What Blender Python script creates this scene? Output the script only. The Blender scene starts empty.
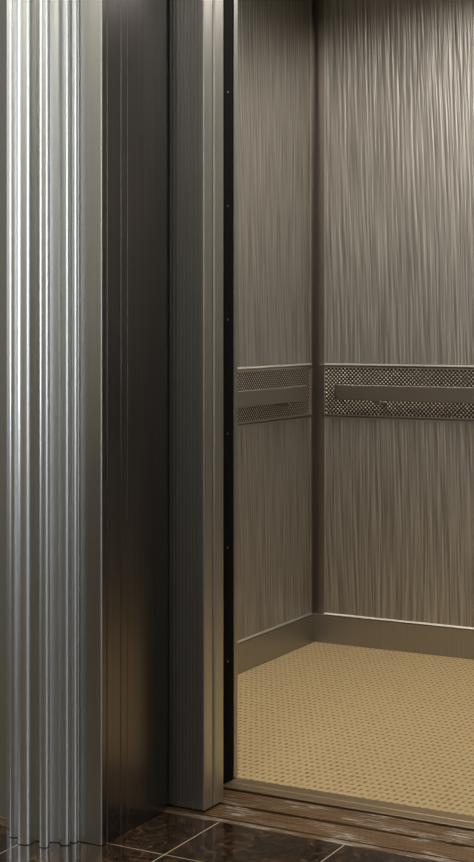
import bpy, math, random
random.seed(7)
C = bpy.context.scene.collection
PI = math.pi

# ------------------------------------------------------------------ materials
def mat(name, color, metallic=0.0, rough=0.5, spec=0.5):
    m = bpy.data.materials.new(name); m.use_nodes = True
    n = m.node_tree.nodes; b = n['Principled BSDF']
    b.inputs['Base Color'].default_value = (*color, 1)
    b.inputs['Metallic'].default_value = metallic
    b.inputs['Roughness'].default_value = rough
    b.inputs['Specular IOR Level'].default_value = spec
    return m, m.node_tree, b

def coords(nt, scale=(1, 1, 1), rot=(0, 0, 0)):
    tc = nt.nodes.new('ShaderNodeTexCoord'); mp = nt.nodes.new('ShaderNodeMapping')
    mp.inputs['Scale'].default_value = scale; mp.inputs['Rotation'].default_value = rot
    nt.links.new(tc.outputs['Object'], mp.inputs['Vector'])
    return mp.outputs['Vector']

def noise(nt, vec, scale, detail=2, rough=0.5, dist=0.0):
    t = nt.nodes.new('ShaderNodeTexNoise')
    t.inputs['Scale'].default_value = scale; t.inputs['Detail'].default_value = detail
    t.inputs['Roughness'].default_value = rough; t.inputs['Distortion'].default_value = dist
    nt.links.new(vec, t.inputs['Vector'])
    return t.outputs['Fac']

def bump(nt, b, h, strength, dist):
    u = nt.nodes.new('ShaderNodeBump'); u.inputs['Strength'].default_value = strength
    u.inputs['Distance'].default_value = dist
    nt.links.new(h, u.inputs['Height']); nt.links.new(u.outputs['Normal'], b.inputs['Normal'])
    return u

def math_(nt, op, a, b=None, c=None):
    n = nt.nodes.new('ShaderNodeMath'); n.operation = op
    for i, v in enumerate((a, b, c)):
        if v is None: continue
        if isinstance(v, (int, float)): n.inputs[i].default_value = v
        else: nt.links.new(v, n.inputs[i])
    return n.outputs[0]

def ramp(nt, fac, stops):
    r = nt.nodes.new('ShaderNodeValToRGB'); e = r.color_ramp.elements
    e[0].position, e[0].color = stops[0][0], (*stops[0][1], 1)
    e[1].position, e[1].color = stops[-1][0], (*stops[-1][1], 1)
    for p, c in stops[1:-1]:
        k = e.new(p); k.color = (*c, 1)
    nt.links.new(fac, r.inputs['Fac'])
    return r.outputs['Color']

def brushed(name, color, rough=0.3, grain=0.12, vertical=True, tint=0.12):
    m, nt, b = mat(name, color, 1.0, rough)
    v = coords(nt, (260, 260, 1.5) if vertical else (1.5, 260, 260))
    n = noise(nt, v, 1.0, 3, 0.6)
    c0 = tuple(x * (1 - tint) for x in color); c1 = tuple(min(1, x * (1 + tint)) for x in color)
    nt.links.new(ramp(nt, n, [(0.3, c0), (0.7, c1)]), b.inputs['Base Color'])
    bump(nt, b, n, grain, 0.0008)
    return m

M = {}
M['portal'] = mat('satin_nickel_reeds', (0.70, 0.70, 0.675), 1.0, 0.36)[0]
M['jamb'] = brushed('satin_nickel_jamb', (0.56, 0.56, 0.53), 0.30, 0.03, tint=0.05)
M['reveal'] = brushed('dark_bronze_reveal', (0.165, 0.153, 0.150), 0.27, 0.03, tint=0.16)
M['door'] = brushed('bronze_steel_door', (0.50, 0.49, 0.46), 0.36, 0.05, tint=0.05)
M['cabsteel'] = brushed('brushed_cab_steel', (0.43, 0.415, 0.395), 0.40, 0.12, tint=0.05)
M['darksteel'] = brushed('dark_corner_steel', (0.36, 0.33, 0.30), 0.36, 0.12, tint=0.05)
M['bright'] = brushed('polished_edge', (0.60, 0.565, 0.52), 0.42, 0.03, tint=0.03)
M['railbar'] = brushed('handrail_steel', (0.37, 0.34, 0.30), 0.40, 0.08, vertical=False, tint=0.04)
M['knob'] = mat('perforated_pads', (0.85, 0.80, 0.74), 1.0, 0.3)[0]
M['hole'] = mat('perforation_backing', (0.035, 0.028, 0.022), 0.4, 0.6)[0]
M['rubber'] = mat('black_rubber', (0.003, 0.003, 0.0035), 0, 0.8, 0.06)[0]
M['shaft'] = mat('black_shaft', (0.004, 0.004, 0.004), 0, 0.9, 0.1)[0]
M['screw'] = mat('screw_steel', (0.30, 0.30, 0.30), 1, 0.5)[0]
M['lobby'] = mat('lobby_plaster', (0.42, 0.41, 0.35), 0, 0.7)[0]
M['stonewall'] = mat('portal_stone', (0.10, 0.092, 0.065), 0, 0.5)[0]
M['ceiling'] = mat('ceiling_white', (0.62, 0.61, 0.56), 0, 0.8)[0]
M['cabceil'] = mat('cab_ceiling_panel', (0.45, 0.43, 0.40), 0, 0.6)[0]

def rain(axis):
    """rigidised sheet steel: long wavering vertical ridges"""
    m, nt, b = mat('rain_textured_steel_' + axis, (0.46, 0.43, 0.39), 1.0, 0.48)
    tc = nt.nodes.new('ShaderNodeTexCoord')
    sep = nt.nodes.new('ShaderNodeSeparateXYZ'); nt.links.new(tc.outputs['Object'], sep.inputs[0])
    h = sep.outputs['X' if axis == 'x' else 'Y']; z = sep.outputs['Z']
    wob = noise(nt, coords(nt, (2.6, 2.6, 0.9)), 1.0, 1, 0.5)
    h2 = math_(nt, 'ADD', h, math_(nt, 'MULTIPLY', wob, 0.05))
    h2 = math_(nt, 'ADD', h2, math_(nt, 'MULTIPLY', z, 0.028))
    cmb = nt.nodes.new('ShaderNodeCombineXYZ')
    nt.links.new(math_(nt, 'MULTIPLY', h2, 105.0), cmb.inputs[0])
    nt.links.new(math_(nt, 'MULTIPLY', z, 3.2), cmb.inputs[1])
    n1 = noise(nt, cmb.outputs[0], 1.0, 1.5, 0.5)
    cmb2 = nt.nodes.new('ShaderNodeCombineXYZ')
    nt.links.new(math_(nt, 'MULTIPLY', h2, 230.0), cmb2.inputs[0])
    nt.links.new(math_(nt, 'MULTIPLY', z, 3.0), cmb2.inputs[1])
    n2 = noise(nt, cmb2.outputs[0], 1.0, 2, 0.5)
    hh = math_(nt, 'ADD', n1, math_(nt, 'MULTIPLY', n2, 0.10))
    lo = (0.37, 0.355, 0.325); hi = (0.59, 0.57, 0.53)
    nt.links.new(ramp(nt, n1, [(0.32, lo), (0.66, hi)]), b.inputs['Base Color'])
    bump(nt, b, hh, 1.0, RAIN)
    return m
RAIN = 0.0048
M['rain_x'] = rain('x'); M['rain_y'] = rain('y')

# granite tile floor
def granite():
    m, nt, b = mat('brown_granite_tile', (0.03, 0.02, 0.012), 0, 0.16, 0.32)
    v = coords(nt)
    n1 = noise(nt, v, 60, 6, 0.72, 0.4); n2 = noise(nt, v, 9, 3, 0.6)
    mix = math_(nt, 'ADD', math_(nt, 'MULTIPLY', n1, 0.75), math_(nt, 'MULTIPLY', n2, 0.25))
    col = ramp(nt, mix, [(0.40, (0.006, 0.004, 0.003)), (0.52, (0.026, 0.015, 0.008)),
                         (0.61, (0.09, 0.046, 0.022)), (0.76, (0.22, 0.13, 0.07))])
    nt.links.new(col, b.inputs['Base Color'])
    nt.links.new(math_(nt, 'MULTIPLY_ADD', n2, 0.08, 0.08), b.inputs['Roughness'])
    return m
M['granite'] = granite()
M['grout'] = mat('sand_grout', (0.36, 0.30, 0.19), 0, 0.6)[0]

# bronze sill with worn pale scratches along its ridges
def bronze():
    m, nt, b = mat('worn_bronze_sill', (0.3, 0.19, 0.1), 0.55, 0.42)
    big = noise(nt, coords(nt, (9, 14, 5)), 1.0, 3, 0.6)
    line = noise(nt, coords(nt, (14, 420, 40)), 1.0, 3, 0.7)
    w = math_(nt, 'MULTIPLY', ramp(nt, big, [(0.47, (0, 0, 0)), (0.62, (1, 1, 1))]),
              ramp(nt, line, [(0.50, (0, 0, 0)), (0.62, (1, 1, 1))]))
    base = ramp(nt, noise(nt, coords(nt, (3, 160, 30)), 1.0, 3, 0.6),
                [(0.30, (0.07, 0.036, 0.016)), (0.50, (0.17, 0.095, 0.040)), (0.72, (0.27, 0.165, 0.08))])
    mx = nt.nodes.new('ShaderNodeMix'); mx.data_type = 'RGBA'
    nt.links.new(w, mx.inputs['Factor']); nt.links.new(base, mx.inputs['A'])
    mx.inputs['B'].default_value = (0.66, 0.62, 0.54, 1)
    nt.links.new(mx.outputs['Result'], b.inputs['Base Color'])
    return m
M['bronze'] = bronze()
M['threshold'] = brushed('threshold_strip', (0.30, 0.225, 0.135), 0.45, 0.1, vertical=False)

# woven carpet with small staggered dimples
def carpet():
    m, nt, b = mat('gold_woven_carpet', (0.5, 0.36, 0.15), 0, 0.95, 0.1)
    tc = nt.nodes.new('ShaderNodeTexCoord')
    wob = nt.nodes.new('ShaderNodeTexNoise'); wob.inputs['Scale'].default_value = 60
    nt.links.new(tc.outputs['Object'], wob.inputs['Vector'])
    sep = nt.nodes.new('ShaderNodeSeparateXYZ'); nt.links.new(tc.outputs['Object'], sep.inputs[0])
    ws = nt.nodes.new('ShaderNodeSeparateColor'); nt.links.new(wob.outputs['Color'], ws.inputs[0])
    px, py = CARPET
    xs = math_(nt, 'MULTIPLY_ADD', sep.outputs['Y'], -0.07, sep.outputs['X'])
    x = math_(nt, 'ADD', math_(nt, 'DIVIDE', xs, px), math_(nt, 'MULTIPLY', ws.outputs[0], 0.5))
    y = math_(nt, 'ADD', math_(nt, 'DIVIDE', sep.outputs['Y'], py), math_(nt, 'MULTIPLY', ws.outputs[1], 0.5))
    a = math_(nt, 'COSINE', math_(nt, 'MULTIPLY', x, PI))
    c = math_(nt, 'COSINE', math_(nt, 'MULTIPLY', y, PI))
    d = math_(nt, 'MULTIPLY', math_(nt, 'MULTIPLY', a, a), math_(nt, 'MULTIPLY', c, c))
    rnd = noise(nt, coords(nt), 75, 2, 0.6)
    d = math_(nt, 'MULTIPLY', d, math_(nt, 'MULTIPLY_ADD', rnd, 1.7, 0.05))
    fine = noise(nt, coords(nt), 420, 2, 0.7)
    col = ramp(nt, d, [(0.15, (0.47, 0.355, 0.188)), (0.95, (0.20, 0.13, 0.052))])
    mx = nt.nodes.new('ShaderNodeMix'); mx.data_type = 'RGBA'; mx.blend_type = 'MULTIPLY'
    mx.inputs['Factor'].default_value = 0.35
    nt.links.new(col, mx.inputs['A'])
    nt.links.new(ramp(nt, fine, [(0.3, (0.55, 0.55, 0.55)), (0.7, (1, 1, 1))]), mx.inputs['B'])
    nt.links.new(mx.outputs['Result'], b.inputs['Base Color'])
    h = math_(nt, 'SUBTRACT', math_(nt, 'MULTIPLY', fine, 0.35), d)
    bump(nt, b, h, 0.7, 0.003)
    return m
CARPET = (0.018, 0.030)
M['carpet'] = carpet()

# ------------------------------------------------------------------ geometry helpers
class MB:
    def __init__(s): s.v = []; s.f = []
    def box(s, x0, x1, y0, y1, z0, z1):
        n = len(s.v)
        s.v += [(x, y, z) for z in (z0, z1) for x, y in ((x0, y0), (x1, y0), (x1, y1), (x0, y1))]
        s.f += [tuple(n + i for i in q) for q in ((3, 2, 1, 0), (4, 5, 6, 7), (0, 1, 5, 4), (1, 2, 6, 5), (2, 3, 7, 6), (3, 0, 4, 7))]
        return s
    def prism(s, pts, a, b, axis='z'):
        """extrude a closed 2-D outline; axis z: pts=(x,y); axis x: pts=(y,z); axis y: pts=(x,z)"""
        n = len(s.v); k = len(pts)
        put = {'z': lambda p, t: (p[0], p[1], t), 'x': lambda p, t: (t, p[0], p[1]), 'y': lambda p, t: (p[0], t, p[1])}[axis]
        s.v += [put(p, a) for p in pts] + [put(p, b) for p in pts]
        s.f += [(n + i, n + (i + 1) % k, n + k + (i + 1) % k, n + k + i) for i in range(k)]
        s.f += [tuple(n + i for i in reversed(range(k))), tuple(n + k + i for i in range(k))]
        return s
    def cyl(s, c, axis, r, a, b, seg=20):
        p = [(c[0] + r * math.cos(2 * PI * i / seg), c[1] + r * math.sin(2 * PI * i / seg)) for i in range(seg)]
        return s.prism(p, a, b, axis)
    def build(s, name, m, parent=None, smooth=0, bevel=0, origin=None):
        me = bpy.data.meshes.new(name)
        v = s.v
        me.from_pydata(v, [], s.f)
        me.update()
        o = bpy.data.objects.new(name, me); C.objects.link(o)
        if isinstance(m, (list, tuple)):
            for q in m: me.materials.append(q)
        else: me.materials.append(m)
        import bmesh
        bm = bmesh.new(); bm.from_mesh(me); bmesh.ops.recalc_face_normals(bm, faces=bm.faces); bm.to_mesh(me); bm.free()
        if bevel:
            mo = o.modifiers.new('bevel', 'BEVEL'); mo.width = bevel; mo.segments = 3
            mo.limit_method = 'ANGLE'; mo.angle_limit = math.radians(50)
        if smooth:
            me.polygons.foreach_set('use_smooth', [True] * len(me.polygons))
            me.set_sharp_from_angle(angle=math.radians(smooth))
        if parent: o.parent = parent
        return o

def tag(o, label, cat, group=None):
    o['label'] = label; o['category'] = cat
    if group: o['group'] = group
    return o
def thing(name, label, cat, group=None):
    o = bpy.data.objects.new(name, None); C.objects.link(o); o.empty_display_size = 0.05
    return tag(o, label, cat, group)
def struct(o): o['kind'] = 'structure'; return o

# ------------------------------------------------------------------ plan (metres)
CAM_H = 1.15
CLX, CBY, CRX = -2.368, 4.918, -0.242      # cab left wall, back wall, right wall
CFY = 3.336                                 # cab front
OPL, OPR = -1.848, -0.762                   # landing opening
MIDX = (OPL + OPR) / 2
LWY = 2.783                                 # lobby wall plane
SY = 3.039                                  # sill edge against the tiles
CAB_H = 2.36
def mirror(x): return 2 * MIDX - x

# ------------------------------------------------------------------ lobby shell
LX0, LX1, LY0, LZ = -4.6, 2.6, -2.6, 2.9
T = 0.3148
XT, YT = -1.700, 2.798
g = MB(); g.box(LX0, LX1, LY0, SY, -0.02, -0.0004)
fl = struct(g.build('floor', M['grout']))
t = MB(); gr = 0.0016
i0 = int((LX0 - XT) // T) + 1; i1 = int((LX1 - XT) // T)
for i in range(i0, i1):
    for j in range(-17, 1):
        y0 = YT + j * T; y1 = min(y0 + T, SY)
        t.box(XT + i * T + gr, XT + (i + 1) * T - gr, y0 + gr, y1 - (gr if y1 < SY else 0), -0.01, 0.0)
tiles = t.build('floor_tiles', M['granite'], fl)
tiles['label'] = 'dark brown speckled granite tiles with sand coloured joints'

struct(MB().box(LX0, LX1, LY0, LWY, LZ, LZ + 0.1).build('ceiling', M['ceiling']))
struct(MB().box(LX0 - 0.1, LX0, LY0, LWY, -0.02, LZ).build('wall_lobby_left', M['lobby']))
struct(MB().box(LX1, LX1 + 0.1, LY0, LWY, -0.02, LZ).build('wall_lobby_right', M['lobby']))
struct(MB().box(LX0, LX1, LY0 - 0.1, LY0, -0.02, LZ).build('wall_lobby_rear', M['lobby']))
w = MB()
w.box(LX0, -1.93, LWY, LWY + 0.16, -0.02, LZ)
w.box(mirror(-1.93), LX1, LWY, LWY + 0.16, -0.02, LZ)
w.box(-1.93, mirror(-1.93), LWY, LWY + 0.16, 2.2, LZ)
struct(w.build('wall_front', M['stonewall']))
struct(MB().box(LX0, -2.101, LWY - 0.006, LWY, 0.0, 0.02).build('baseboard_front', M['bronze'], bevel=0.001))

M['unseen_dark'] = mat('dark_reflection_panel', (0.05, 0.03, 0.02), 0, 0.4)[0]  # unseen dark low panels, added to darken the portal's lower reflections
struct(MB().box(LX0 + 0.001, LX0 + 0.03, LY0 + 0.001, LWY - 0.007, 0.0, 0.8).build('trim_unseen_left', M['unseen_dark']))
struct(MB().box(LX1 - 0.03, LX1 - 0.001, LY0 + 0.001, LWY - 0.007, 0.0, 0.8).build('trim_unseen_right', M['unseen_dark']))
struct(MB().box(LX0 + 0.031, LX1 - 0.031, LY0 + 0.001, LY0 + 0.03, 0.0, 1.0).build('trim_unseen_rear', M['unseen_dark']))
# ------------------------------------------------------------------ reeded portal columns
REEDS = [(-2.0530, 2.7350, .0100), (-2.0072, 2.7141, .0163),
         (-1.9556, 2.7157, .0114), (-1.9241, 2.7482, .0104), (-1.9165, 2.7700, .0085)]
def column_outline():
    cx, cy = -2.005, 2.800
    out = []
    n = 900
    for i in range(n + 1):
        a = PI + PI * i / n
        dx, dy = math.cos(a), math.sin(a)
        r = 1 / math.sqrt((dx / 0.098) ** 2 + (dy / 0.066) ** 2)      # the web between the reeds
        for (x, y, q) in REEDS:
            px, py = x - cx, y - cy
            b = px * dx + py * dy; c = px * px + py * py - q * q
            D = b * b - c
            if D > 0: r = max(r, b + math.sqrt(D))
        out.append((cx + r * dx, cy + r * dy))
    out = [(x, min(y, LWY)) for x, y in out]
    res = [out[0]]
    for p in out[1:]:
        if math.dist(p, res[-1]) > 9e-4: res.append(p)
    return [(-2.099, LWY), (-2.099, 2.7690), (-2.0640, 2.7690)] + [p for p in res if p[0] > -2.0630 and p[1] < 2.7755]\
        + [(-1.9095, 2.7765), (-1.9065, 2.7765), (-1.9065, LWY)]
co = column_outline()
def column(pts, label):
    o = MB().prism(pts, 0.0015, LZ - 0.001).build('reeded_column', M['portal'], smooth=24)
    return tag(o, label, 'column')
column(co, 'silver metal column of rounded vertical reeds at the left of the doorway')
column([(mirror(x), y) for x, y in reversed(co)], 'silver reeded metal column on the right of the doorway')

# ------------------------------------------------------------------ portal jambs (flat face + deep return)
def jamb(sgn, label):
    X = (lambda x: x) if sgn > 0 else mirror
    face = [(X(x), y) for x, y in ((-1.9058, LWY - 0.001), (-1.9035, 2.7765), (-1.8505, 2.7765), (-1.8505, 2.80), (-1.9058, 2.80))]
    rev = [(X(x), y) for x, y in ((OPL, 2.7785), (OPL, 3.050), (OPL - 0.024, 3.050), (OPL - 0.024, 2.96), (-1.928, 2.96), (-1.928, 2.8002), (-1.8504, 2.8002), (-1.8504, 2.7785))]
    o = thing('door_jamb', label, 'door frame')
    MB().prism(face, 0.0015, 2.2).build('casing', M['jamb'], o, smooth=30)
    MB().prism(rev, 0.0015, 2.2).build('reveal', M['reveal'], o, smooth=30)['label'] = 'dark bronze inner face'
    xe = X(OPL)
    for yb, rb in ((2.799, 0.0016), (2.855, 0.0016), (2.882, 0.0010)):
        MB().cyl((xe - sgn * 0.0004, yb), 'z', rb, 0.0015, 2.12, 14).build('streak_bead', M['reveal'], o, smooth=60)  # thin beads added to imitate reflected streaks on the reveal
    b = MB().cyl((xe - sgn * 0.0022, 2.7785), 'z', 0.0024, 0.0015, 2.2, 16).build('edge_bead', M['bright'], o, smooth=60)
    b['label'] = 'thin bright rounded edge of the casing'
    return o
jamb(1, 'smooth steel jamb with dark inner face between reeded column and sliding door')
jamb(-1, 'smooth steel jamb on the right of the doorway')
tag(MB().box(OPL, OPR, 2.779, 3.05, 2.12, 2.2).build('door_head', M['jamb']), 'steel head casing over the elevator doorway', 'door frame')

# ------------------------------------------------------------------ landing sill (two tracks) and cab threshold
def ridged(y0, y1, zt, n, depth=0.0028):
    """profile in (y,z) of a band with fine longitudinal ridges"""
    p = [(y0, -0.03), (y0, zt)]
    w_ = (y1 - y0) / n
    for k in range(n):
        a = y0 + k * w_
        if k: p += [(a + 0.0004, zt)]
        p += [(a + w_ * 0.62, zt), (a + w_ * 0.70, zt - depth), (a + w_ * 0.92, zt - depth)]
    p += [(y1, zt), (y1, -0.03)]
    return p
SX0, SX1 = -2.9, 0.35
s = thing('landing_sill', 'worn brown bronze sill with two door tracks between granite and cab', 'door sill')
MB().prism(ridged(3.070, 3.154, 0.0, 7), OPL - 0.0 - 0.6, SX1, 'x').build('front_tread', M['bronze'], s)
MB().prism(ridged(3.167, 3.258, 0.0, 8), SX0, SX1, 'x').build('rear_tread', M['bronze'], s)
MB().prism([(SY + 0.001, -0.03), (SY + 0.001, 0.0), (SY + 0.003, 0.0015), (3.0585, 0.0015), (3.0585, -0.03)], OPL - 0.6, SX1, 'x').build('nosing', M['bronze'], s)
MB().box(SX0, SX1, SY + 0.001, 3.262, -0.045, -0.0305).build('track_bed', M['shaft'], s)
th = thing('cab_threshold', 'thin metal strip between the gold carpet and the bronze sill', 'threshold')
MB().prism([(3.272, -0.03), (3.272, 0.0), (3.274, 0.002), (3.306, 0.002), (3.308, 0.0028), (3.3482, 0.0028), (3.348, -0.03)], -2.35, mirror(-2.35), 'x').build('strip', M['threshold'], th)
struct(MB().box(SX0, SX1, 3.05, 3.34, -0.4, -0.046).build('floor_shaft', M['shaft']))

# ------------------------------------------------------------------ landing doors, two telescoping leaves (open)
def leaf(x0, x1, y0, y1, z0, z1, label, fl_from=None):
    o = thing('elevator_door', label, 'elevator door', 'open leaves of the landing door')
    p = []
    x = x0
    pitch = 0.0093
    p.append((x0, y0))
    if fl_from is not None:
        x = fl_from
        while x < x1 - 0.012:
            p += [(x, y0), (x + 0.0008, y0 + 0.0024), (x + 0.0026, y0 + 0.0024), (x + 0.0034, y0)]
            x += pitch
    r = 0.003
    for k in range(7):
        a = -PI / 2 + k / 6 * PI / 2
        p.append((x1 - r + r * math.cos(a), y0 + r + r * math.sin(a)))
    p += [(x1, y1 - 0.0025), (x1 - 0.0015, y1), (x0, y1)]
    MB().prism(p, z0, z1).build('door_leaf', M['door'], o, smooth=25)
    return o
a = leaf(-2.75, -1.7605, 3.075, 3.1175, 0.006, 2.118, 'front sliding elevator door leaf of fluted grey steel, nearest the jamb', -2.02)
MB().box(-1.95, -1.85, 3.082, 3.112, 0.001, 0.006).build('guide_shoe', M['rubber'], a)
b = leaf(-2.72, -1.7600, 3.1255, 3.1690, 0.006, 2.118, 'rear sliding elevator door leaf of plain steel, behind the fluted one', None)
e = MB().cyl((-1.7612, 3.1215), 'z', 0.0022, 0.006, 2.118, 12).build('edge_bead', M['bright'], b, smooth=60)
e['label'] = 'thin bright bead along the edge'

# cab door: black rubber bumper edge with small screws
cd = thing('cab_door', 'open cab door seen as a black rubber edge with tiny screws', 'elevator door')
MB().box(-2.70, -1.836, 3.286, 3.322, 0.004, 2.118).build('door_leaf', M['darksteel'], cd)
MB().box(-1.836, -1.822, 3.282, 3.326, 0.004, 2.118).build('bumper_strip', M['rubber'], cd, bevel=0.002)
for k in range(8):
    z = CAM_H + (320 - (660 - 113.4 * k)) / 1520 * 3.785
    if 0.05 < z < 2.1:
        MB().cyl((3.2995, z), 'x', 0.0026, -1.8225, -1.8208, 12).build('screw', M['screw'], cd, smooth=40)
# unseen dark hoistway walls, added to block light leaking at the running gap
sh = MB()
sh.box(SX0 - 0.05, SX0, 2.95, CFY + 0.1, -0.4, 2.4)
sh.box(SX1, SX1 + 0.05, 2.95, CFY + 0.1, -0.4, 2.4)
sh.box(SX0, SX1, 3.05, CFY, 2.20, 2.40)
struct(sh.build('wall_shaft_light_block', M['shaft']))

# ------------------------------------------------------------------ cab shell
struct(MB().box(CLX, CRX, CFY, CBY, -0.10, -0.012).build('floor_cab', M['shaft']))
struct(MB().box(CLX - 0.04, CLX, CFY, CBY + 0.04, -0.10, CAB_H).build('wall_left', M['darksteel']))
struct(MB().box(CRX, CRX + 0.04, CFY, CBY + 0.04, -0.10, CAB_H).build('wall_right', M['darksteel']))
struct(MB().box(CLX, CRX, CBY, CBY + 0.04, -0.10, CAB_H).build('wall_back', M['darksteel']))
struct(MB().box(CLX - 0.04, CRX + 0.04, CFY, CBY + 0.04, CAB_H, CAB_H + 0.05).build('ceiling_cab', M['cabceil']))
struct(MB().box(CLX, -1.8402, 3.337, 3.352, -0.10, CAB_H).build('wall_cab_front', M['cabsteel']))
struct(MB().box(mirror(-1.8402), CRX, 3.337, 3.352, -0.10, CAB_H).build('wall_cab_front_right', M['cabsteel']))
struct(MB().box(-1.8402, mirror(-1.8402), 3.337, 3.352, 2.12, CAB_H).build('wall_cab_header', M['cabsteel']))
for sg, lab in ((1, 'slim steel strip edging the left side of the cab opening'), (-1, 'slim steel strip edging the right side of the cab opening')):
    X = (lambda x: x) if sg > 0 else mirror
    o = MB().box(min(X(-1.8400), X(-1.8225)), max(X(-1.8400), X(-1.8225)), 3.334, 3.354, 0.0036, 2.119).build('edge_strip', M['cabsteel'], bevel=0.0015)
    tag(o, lab, 'trim')

# carpet
cp = MB().box(CLX + 0.014, CRX - 0.014, 3.3485, CBY - 0.0145, -0.0115, 0.0008).build('carpet', M['carpet'], bevel=0.002)
tag(cp, 'gold woven carpet with small staggered dimples on the cab floor', 'carpet')

# kick plates
struct(MB().box(CLX, CLX + 0.013, 3.353, CBY, 0.0, 0.0986).build('baseboard_left', M['cabsteel'], bevel=0.001))
struct(MB().box(CLX + 0.0131, CRX - 0.0131, CBY - 0.013, CBY, 0.0, 0.0986).build('baseboard_back', M['cabsteel'], bevel=0.001))
struct(MB().box(CRX - 0.013, CRX, 3.353, CBY, 0.0, 0.0986).build('baseboard_right', M['cabsteel'], bevel=0.001))

# wall panels: textured sheet in a thin bright edge trim; perforated band between them
PZ = [(0.1015, 0.806), (0.990, CAB_H - 0.03)]      # lower, upper
BZ = (0.812, 0.984)                                 # perforated band
XB0, XB1 = -2.316, mirror(-2.316)
YL0, YL1 = 3.44, 4.886
def panel(side, z0, z1, label):
    o = thing('wall_panel', label, 'wall panel', 'textured steel panels of the cab')
    tr = 0.0045; th_ = 0.010
    p, q = MB(), MB()
    if side == 'back':
        p.box(XB0 + tr, XB1 - tr, CBY - th_, CBY - 0.0005, z0 + 0.0067, z1 - tr)
        q.prism([(CBY - 0.0005, z0), (CBY - 0.015, z0), (CBY - 0.015, z0 + 0.001), (CBY - th_, z0 + 0.0065), (CBY - 0.0005, z0 + 0.0065)], XB0, XB1, 'x'); q.box(XB0, XB1, CBY - th_ - 0.002, CBY - 0.0005, z1 - tr, z1)
        q.box(XB0, XB0 + tr, CBY - th_ - 0.002, CBY - 0.0005, z0 + tr, z1 - tr); q.box(XB1 - tr, XB1, CBY - th_ - 0.002, CBY - 0.0005, z0 + tr, z1 - tr)
        m = M['rain_x']
    else:
        W, s_ = (CLX, 1) if side == 'left' else (CRX, -1)
        def bx(mb, d, y0, y1, a, b):
            xs = sorted((W + s_ * 0.0005, W + s_ * d)); mb.box(xs[0], xs[1], y0, y1, a, b)
        bx(p, th_, YL0 + tr, YL1 - tr, z0 + 0.0067, z1 - tr)
        q.prism([(W + s_ * 0.0005, z0), (W + s_ * 0.015, z0), (W + s_ * 0.015, z0 + 0.001), (W + s_ * th_, z0 + 0.0065), (W + s_ * 0.0005, z0 + 0.0065)], YL0, YL1, 'y'); bx(q, th_ + .002, YL0, YL1, z1 - tr, z1)
        bx(q, th_ + .002, YL0, YL0 + tr, z0 + tr, z1 - tr); bx(q, th_ + .002, YL1 - tr, YL1, z0 + tr, z1 - tr)
        m = M['rain_y']
    p.build('textured_sheet', m, o); q.build('edge_trim', M['bright'], o)['label'] = 'thin bright edge trim'
for side, nm in (('back', 'back'), ('left', 'left'), ('right', 'right')):
    panel(side, *PZ[0], f'rain textured bronze steel panel on the {nm} cab wall below the handrail')
    panel(side, *PZ[1], f'rain textured bronze steel panel on the {nm} cab wall above the handrail')

def band(side, label):
    """perforated metal band: a dark backing plus staggered raised pads"""
    o = thing('perforated_band', label, 'perforated panel')
    u0, u1 = (XB0, XB1) if side == 'back' else (YL0, YL1)
    z0, z1 = BZ
    W, s_ = {'back': (CBY, -1), 'left': (CLX, 1), 'right': (CRX, -1)}[side]
    def P(u, d, z): return (u, W + s_ * d, z) if side == 'back' else (W + s_ * d, u, z)
    def bx(mb, ua, ub, d0, d1, za, zb):
        a_, b_ = P(ua, d0, za), P(ub, d1, zb)
        mb.box(min(a_[0], b_[0]), max(a_[0], b_[0]), min(a_[1], b_[1]), max(a_[1], b_[1]), za, zb)
    bk = MB(); bx(bk, u0, u1, 0.0005, 0.004, z0, z1); bk.build('backing', M['hole'], o)
    fr = MB(); tr = 0.004
    bx(fr, u0, u1, .0042, .013, z0, z0 + tr); bx(fr, u0, u1, .0042, .006, z1 - tr, z1)
    bx(fr, u0, u0 + tr, .0042, .013, z0 + tr, z1 - tr); bx(fr, u1 - tr, u1, .0042, .013, z0 + tr, z1 - tr)
    fr.build('band_frame', M['bright'], o)
    k = MB(); c = 0.0071; h = 0.0027 if side == 'back' else 0.0012; w_ = 1.0 if side == 'back' else 0.84
    nu = int((u1 - u0 - 2 * tr) / c); nz = int((z1 - z0 - 2 * tr) / c)
    cu = (u1 - u0 - 2 * tr) / nu; cz = (z1 - z0 - 2 * tr) / nz
    for i in range(nu):
        for j in range(nz):
            if (i + j) % 2: continue
            uc = u0 + tr + (i + .5) * cu; zc = z0 + tr + (j + .5) * cz
            n = len(k.v)
            for (r, d) in ((0.47, 0.0041), (0.36, 0.0041 + h * 0.65), (0.14, 0.0041 + h)):
                for su, sz in ((-1, -1), (1, -1), (1, 1), (-1, 1)):
                    k.v.append(P(uc + su * r * cu * w_, d, zc + sz * r * cz * w_))
            for l in (0, 4):
                for q in range(4):
                    k.f.append((n + l + q, n + l + (q + 1) % 4, n + l + 4 + (q + 1) % 4, n + l + 4 + q))
            k.f.append((n + 8, n + 9, n + 10, n + 11))
    k.build('perforated_sheet', M['knob'], o)
band('back', 'perforated metal band behind the handrail on the back cab wall')
band('left', 'perforated metal band behind the handrail on the left cab wall')
band('right', 'perforated metal band behind the handrail on the right cab wall')

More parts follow.
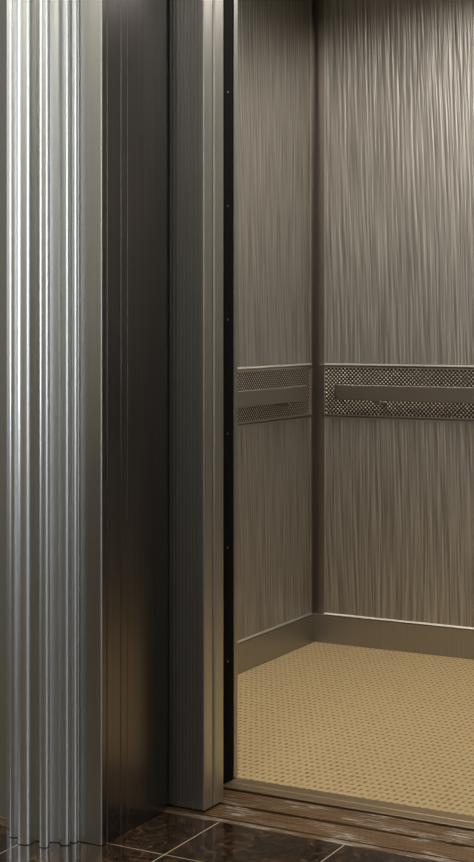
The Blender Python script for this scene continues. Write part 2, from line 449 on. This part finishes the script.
# handrails: flat bar bent back to the wall at its ends, on brackets
def rail(side, label):
    o = thing('handrail', label, 'handrail')
    z0, z1 = 0.871, 0.924
    W, s_ = {'back': (CBY, -1), 'left': (CLX, 1), 'right': (CRX, -1)}[side]
    u0, u1 = (-2.257, mirror(-2.257)) if side == 'back' else (3.50, 4.740)
    out, t_, r = 0.072, 0.010, 0.022
    def path(off):
        p = []
        R_ = r - off
        p.append((u0 + off, 0.0092))
        for k in range(9):
            a = PI - k / 8 * PI / 2
            p.append((u0 + r + R_ * math.cos(a), out - r + R_ * math.sin(a)))
        for k in range(9):
            a = PI / 2 - k / 8 * PI / 2
            p.append((u1 - r + R_ * math.cos(a), out - r + R_ * math.sin(a)))
        p.append((u1 - off, 0.0092))
        return p
    def P(u, d): return (u, W + s_ * d) if side == 'back' else (W + s_ * d, u)
    outl = [P(*q) for q in path(0)] + [P(*q) for q in reversed(path(t_))]
    MB().prism(outl, z0, z1).build('rail_bar', M['railbar'], o, smooth=30, bevel=0.002)
    zc = (z0 + z1) / 2
    for u in ((-2.092, -1.305, mirror(-2.092)) if side == 'back' else (3.65, 4.609)):
        m = MB()
        x0, y0 = P(u, 0.0092); x1, y1 = P(u, out - t_)
        hw = 0.009
        if side == 'back': m.box(u - hw, u + hw, min(y0, y1), max(y0, y1), z0 - 0.012, z0 + 0.03)
        else: m.box(min(x0, x1), max(x0, x1), u - hw, u + hw, z0 - 0.012, z0 + 0.03)
        m.build('bracket', M['darksteel'], o, bevel=0.002)
rail('back', 'flat steel bar handrail running along the back cab wall')
rail('left', 'flat steel bar handrail running along the left cab wall')
rail('right', 'flat steel bar handrail running along the right cab wall')

# ------------------------------------------------------------------ light
def area(name, loc, rot, sx, sy, power, color, spread=180):
    l = bpy.data.lights.new(name, 'AREA'); l.shape = 'RECTANGLE'; l.size = sx; l.size_y = sy
    l.energy = power; l.color = color; l.spread = math.radians(spread)
    o = bpy.data.objects.new(name, l); o.location = loc; o.rotation_euler = rot; C.objects.link(o)
    return o
WARM = (1.0, 0.94, 0.87); COOL = (0.80, 0.88, 1.0)
# cab: three downlight panels in the ceiling
area('cab_ceiling_light', (-1.35, 3.95, CAB_H - 0.01), (0, 0, 0), 1.2, 0.7, 32, WARM, 165)
# lobby: unseen cool side panels added for the reeds' highlights, ceiling fixtures
area('reed_light_left', (LX0 + 0.02, 1.75, 1.6), (0, -PI / 2, 0), 2.1, 1.4, 58, COOL)
area('reed_light_right', (LX1 - 0.02, 1.95, 1.6), (0, PI / 2, 0), 2.1, 1.4, 58, COOL)
for x in (-3.4, -1.3, 0.8):
    for y in (-1.0, 1.2):
        area('lobby_ceiling_lamp', (x, y, LZ - 0.01), (0, 0, 0), 0.6, 0.6, 22, (1.0, 0.96, 0.88))

wd = bpy.data.worlds.new('World'); bpy.context.scene.world = wd; wd.use_nodes = True
wd.node_tree.nodes['Background'].inputs[0].default_value = (0.5, 0.5, 0.5, 1)
wd.node_tree.nodes['Background'].inputs[1].default_value = 0.05

# ------------------------------------------------------------------ camera
cam = bpy.data.cameras.new('camera'); co_ = bpy.data.objects.new('camera', cam); C.objects.link(co_)
cam.sensor_fit = 'VERTICAL'; cam.sensor_height = 24; cam.lens = 1520 / 862 * 24
cam.shift_y = -(431 - 320) / 862
co_.location = (0, 0, CAM_H); co_.rotation_euler = (PI / 2, 0, math.atan(827 / 1520))
cam.clip_start = 0.05
sc = bpy.context.scene; sc.camera = co_
sc.view_settings.view_transform = 'Standard'; sc.view_settings.look = 'None'
sc.view_settings.gamma = 1; sc.view_settings.use_curve_mapping = False
sc.view_settings.exposure = 0.0
